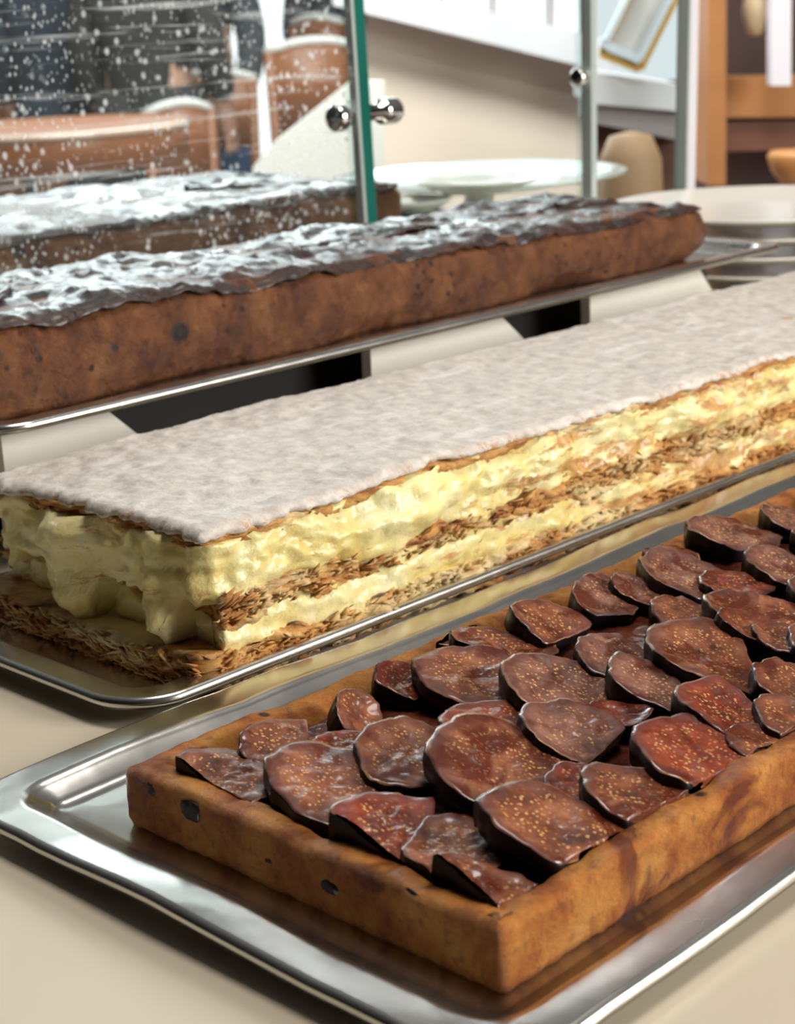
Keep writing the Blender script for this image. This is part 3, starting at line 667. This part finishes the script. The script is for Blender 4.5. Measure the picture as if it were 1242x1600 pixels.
def person(px, D, face, top, low, label, wide=1.0, height=1.74):
    c = at_d(px, 100, D)
    t = thing('person', (c.x, c.y, FZ), label, 'person', rz=face)
    s_ = height/1.74/K
    def skin(name, pts, edges, rads, m, root=0, sub=2):
        me = bpy.data.meshes.new(name); me.from_pydata([(p[0]*s_*K, p[1]*s_*K, p[2]*s_*K) for p in pts], edges, [])
        me.materials.append(m); o = bpy.data.objects.new(name, me); C.objects.link(o); o.parent = t
        md = o.modifiers.new('skin', 'SKIN'); md.use_smooth_shade = True
        for i, r in enumerate(rads):
            sv = me.skin_vertices[0].data[i]; sv.radius = (r if isinstance(r, tuple) else (r, r)); sv.use_root = (i == root)
        sb = o.modifiers.new('sub', 'SUBSURF'); sb.levels = sb.render_levels = sub
        return o
    P_ = [(0, 0, .95), (0, 0, 1.12), (0, 0, 1.34), (0, 0, 1.46), (0, -.01, 1.54), (0, -.01, 1.66), (0, -.01, 1.74)]
    r_ = [(.15, .11), (.14, .10), (.16, .11), (.09, .08), (.055, .055), (.075, .095), (.05, .06)]
    E_ = [(0, 1), (1, 2), (2, 3), (3, 4), (4, 5), (5, 6)]
    for sg in (-1, 1):
        b = len(P_)
        P_ += [(sg*.18, 0, 1.40), (sg*.23, .02, 1.12), (sg*.24, -.08, .90), (sg*.24, -.11, .83)]; r_ += [.062, .048, .034, (.042, .022)]
        E_ += [(2, b), (b, b+1), (b+1, b+2), (b+2, b+3)]
        for k in range(4):
            q = len(P_); P_ += [(sg*(.24+.0), -.145+.022*k-.02, .795), (sg*.235, -.15+.022*k-.015, .755-.008*(k % 2))]; r_ += [.0095, .008]; E_ += [(b+3, q), (q, q+1)]
        q = len(P_); P_ += [(sg*.215, -.15, .83), (sg*.205, -.17, .80)]; r_ += [.011, .009]; E_ += [(b+3, q), (q, q+1)]
        b = len(P_); P_ += [(sg*.10, 0, .86), (sg*.11, -.01, .48), (sg*.11, .02, .10), (sg*.12, -.10, .04)]; r_ += [.09, .058, .042, (.045, .035)]
        E_ += [(0, b), (b, b+1), (b+1, b+2), (b+2, b+3)]
    skin('body', P_, E_, r_, M['skin'])
    w_ = wide
    skin('jacket', [(0, 0, .80), (0, 0, 1.12), (0, 0, 1.36), (0, 0, 1.47)]+[(sg*x, y, z) for sg in (-1, 1) for x, y, z in ((.19, 0, 1.41), (.245, .02, 1.12), (.25, -.07, .93))],
         [(0, 1), (1, 2), (2, 3), (2, 4), (4, 5), (5, 6), (2, 7), (7, 8), (8, 9)], [(.19*w_, .14), (.18*w_, .13), (.19*w_, .14), (.10, .09)]+[.08, .065, .052]*2, top)
    tr = join(*[tube([(sg*.07*s_, 0, .98*s_), (sg*.10*s_, 0, .80*s_), (sg*.11*s_, -.01*s_, .48*s_), (sg*.115*s_, .02*s_, .09*s_)], [.13*s_, .125*s_, .09*s_, .08*s_], 16) for sg in (-1, 1)])
    mk('trousers', *tr, low, t)
    vs, fs = lathe([(0, -.06), (.07, -.05), (.095, 0), (.095, .05), (.07, .095), (.03, .112), (0, .115)], 28)
    mk('hair', [((x*.92)*s_, (y+.02)*s_, (z+1.67)*s_) for x, y, z in vs], fs, M['hair'], t)
    for x in (-.03, .03):
        vs, fs = xf(lathe([(0, -.011), (.009, -.007), (.011, 0), (.009, .007), (0, .011)], 12), Matrix.Translation((x, -.098, 1.655)))
        mk('eye', [(x_*s_, y*s_, z*s_) for x_, y, z in vs], fs, M['hair'], t)
    return t
cf = math.atan2(RT.y, RT.x)
person(108, 19, cf+R(180), M['navy'], M['navy'], 'person in dark navy clothes standing behind the round table', 1.35)
person(232, 18, cf+R(160), M['charcoal'], M['charcoal'], 'person in charcoal clothes between the navy and the grey one', .9)
person(308, 21, cf+R(-20), M['grey_cloth'], M['jeans'], 'person in a dark grey jacket and blue jeans', .8)
person(535, 25, cf+R(30), M['grey_cloth'], M['charcoal'], 'person in dark clothes behind the chair by the green edge', 1.0)
pc = at_d(266, 230, 22)
o = box('wooden_post', -.14, .14, -.14, .14, 0, 2.5-FZ, M['wood3'], None, loc=(pc.x, pc.y, FZ)); tag(o, 'dark brown wooden post between two of the standing people', 'post')
pc = at_d(8, 230, 22)
o = box('wooden_post', -.30, .30, -.14, .14, 0, 2.5-FZ, M['wood'], None, loc=(pc.x, pc.y, FZ)); tag(o, 'reddish wooden post at the far left edge', 'post')

# right-hand corner: shelf, leaning frame, cabinet, chair
s0 = at_d(1000, 200, 9.6); s0.z = FZ
sh = thing('side_shelf', s0, 'pale grey shelf board under the leaning picture frame', 'shelf')
slab_px('shelf_board', [(925, 112), (1075, 135), (1075, 175), (925, 162)], 9.5, .9, M['ledge'], sh, s0)
slab_px('apron_board', [(925, 162), (1075, 175), (1075, 222), (925, 192)], 9.6, .7, M['greyl'], sh, s0)
slab_px('front_panel', [(925, 192), (1075, 222), (1075, 1700), (925, 1700)], 9.9, .5, M['wood3'], sh, s0)
o0 = at_d(985, 250, 8.9); o0.z = FZ
rl = mk('padded_stool', *lathe([(0, 0), (.12, .0), (.16, .03), (.17, 1.1), (.16, 1.24), (.11, 1.29), (.02, 1.3), (0, 1.3)], 40), M['tan'], loc=(o0.x, o0.y, FZ))
rl.scale = (1, 1, (at_d(975, 205, 8.9).z-FZ)/1.3); tag(rl, 'tan rounded stool below the grey shelf board', 'stool')
fr0 = at_d(985, 105, 9.45)
pf = thing('picture_frame', fr0, 'tilted gold and silver picture frame leaning on the shelf', 'picture frame')
A_, B_, C_, D_ = (940, 84), (1000, 108), (1058, -8), (1000, -36)
def bar(a, b, wpx, m, name, D=9.4):
    dx, dy = b[0]-a[0], b[1]-a[1]; l = math.hypot(dx, dy); nx, ny = -dy/l*wpx/2, dx/l*wpx/2
    slab_px(name, [(a[0]-nx, a[1]-ny), (b[0]-nx, b[1]-ny), (b[0]+nx, b[1]+ny), (a[0]+nx, a[1]+ny)], D, .08, m, pf, fr0)
bar(A_, B_, 13, M['gold'], 'gold_bar'); bar(B_, C_, 13, M['gold'], 'gold_bar'); bar(A_, D_, 9, M['gold'], 'gold_bar')
bar((938, 66), (1000, 94), 13, M['silver'], 'silver_bar', 9.37); bar((1000, 94), (1050, -6), 8, M['silver'], 'silver_bar', 9.37); bar((945, 70), (995, -32), 8, M['silver'], 'silver_bar', 9.37)
slab_px('print', [(945, 66), (1000, 90), (1048, -8), (996, -32)], 9.45, .03, M['paper'], pf, fr0)
k0 = at_d(1180, 300, 10.5); k0.z = FZ
kb = thing('wooden_cabinet', k0, 'brown wooden cabinet with open dark recess at the right', 'cabinet')
slab_px('side_post', [(1108, -300), (1136, -300), (1134, 290), (1106, 290)], 10.3, .5, M['wood2'], kb, k0)
slab_px('cross_board', [(1134, 122), (1400, 118), (1400, 182), (1134, 184)], 10.4, .4, M['wood2'], kb, k0)
slab_px('lower_board', [(1134, 190), (1400, 186), (1400, 232), (1134, 236)], 10.45, .4, M['wood3'], kb, k0)
slab_px('back_board', [(1094, -300), (1400, -300), (1400, 1500), (1094, 1500)], 11.2, .1, MT('dark_recess', (.030, .007, .003), .6).m, kb, k0)
w0 = at_d(1220, 130, 10.0)
lg = slab_px('white_upright', [(1203, -300), (1238, -300), (1236, 134), (1205, 134)], 10.0, .12, M['ledge'], None, w0); tag(lg, 'white painted upright standing on the cabinet cross board', 'upright')
v0 = at_d(1178, 55, 10.6)
vz = mk('cream_vase', *lathe([(0, 0), (.045, .0), (.060, .05), (.075, .13), (.07, .19), (.04, .27), (.035, .34), (.03, .34), (0, .30)], 36), M['orange'] and MT('cream_ceramic', (.62, .50, .32), .4).m, loc=(v0.x, v0.y, v0.z)); tag(vz, 'cream vase in the dark recess of the cabinet', 'vase')
b0 = at_d(1228, 290, 10.1)
bl = mk('round_bowl', *lathe([(0, 0), (.08, 0), (.14, .08), (.17, .17), (.15, .20), (0, .205)], 36), M['orange'], loc=(b0.x+.04, b0.y-.04, b0.z)); tag(bl, 'orange rounded wooden bowl at the right edge below the cabinet', 'bowl')
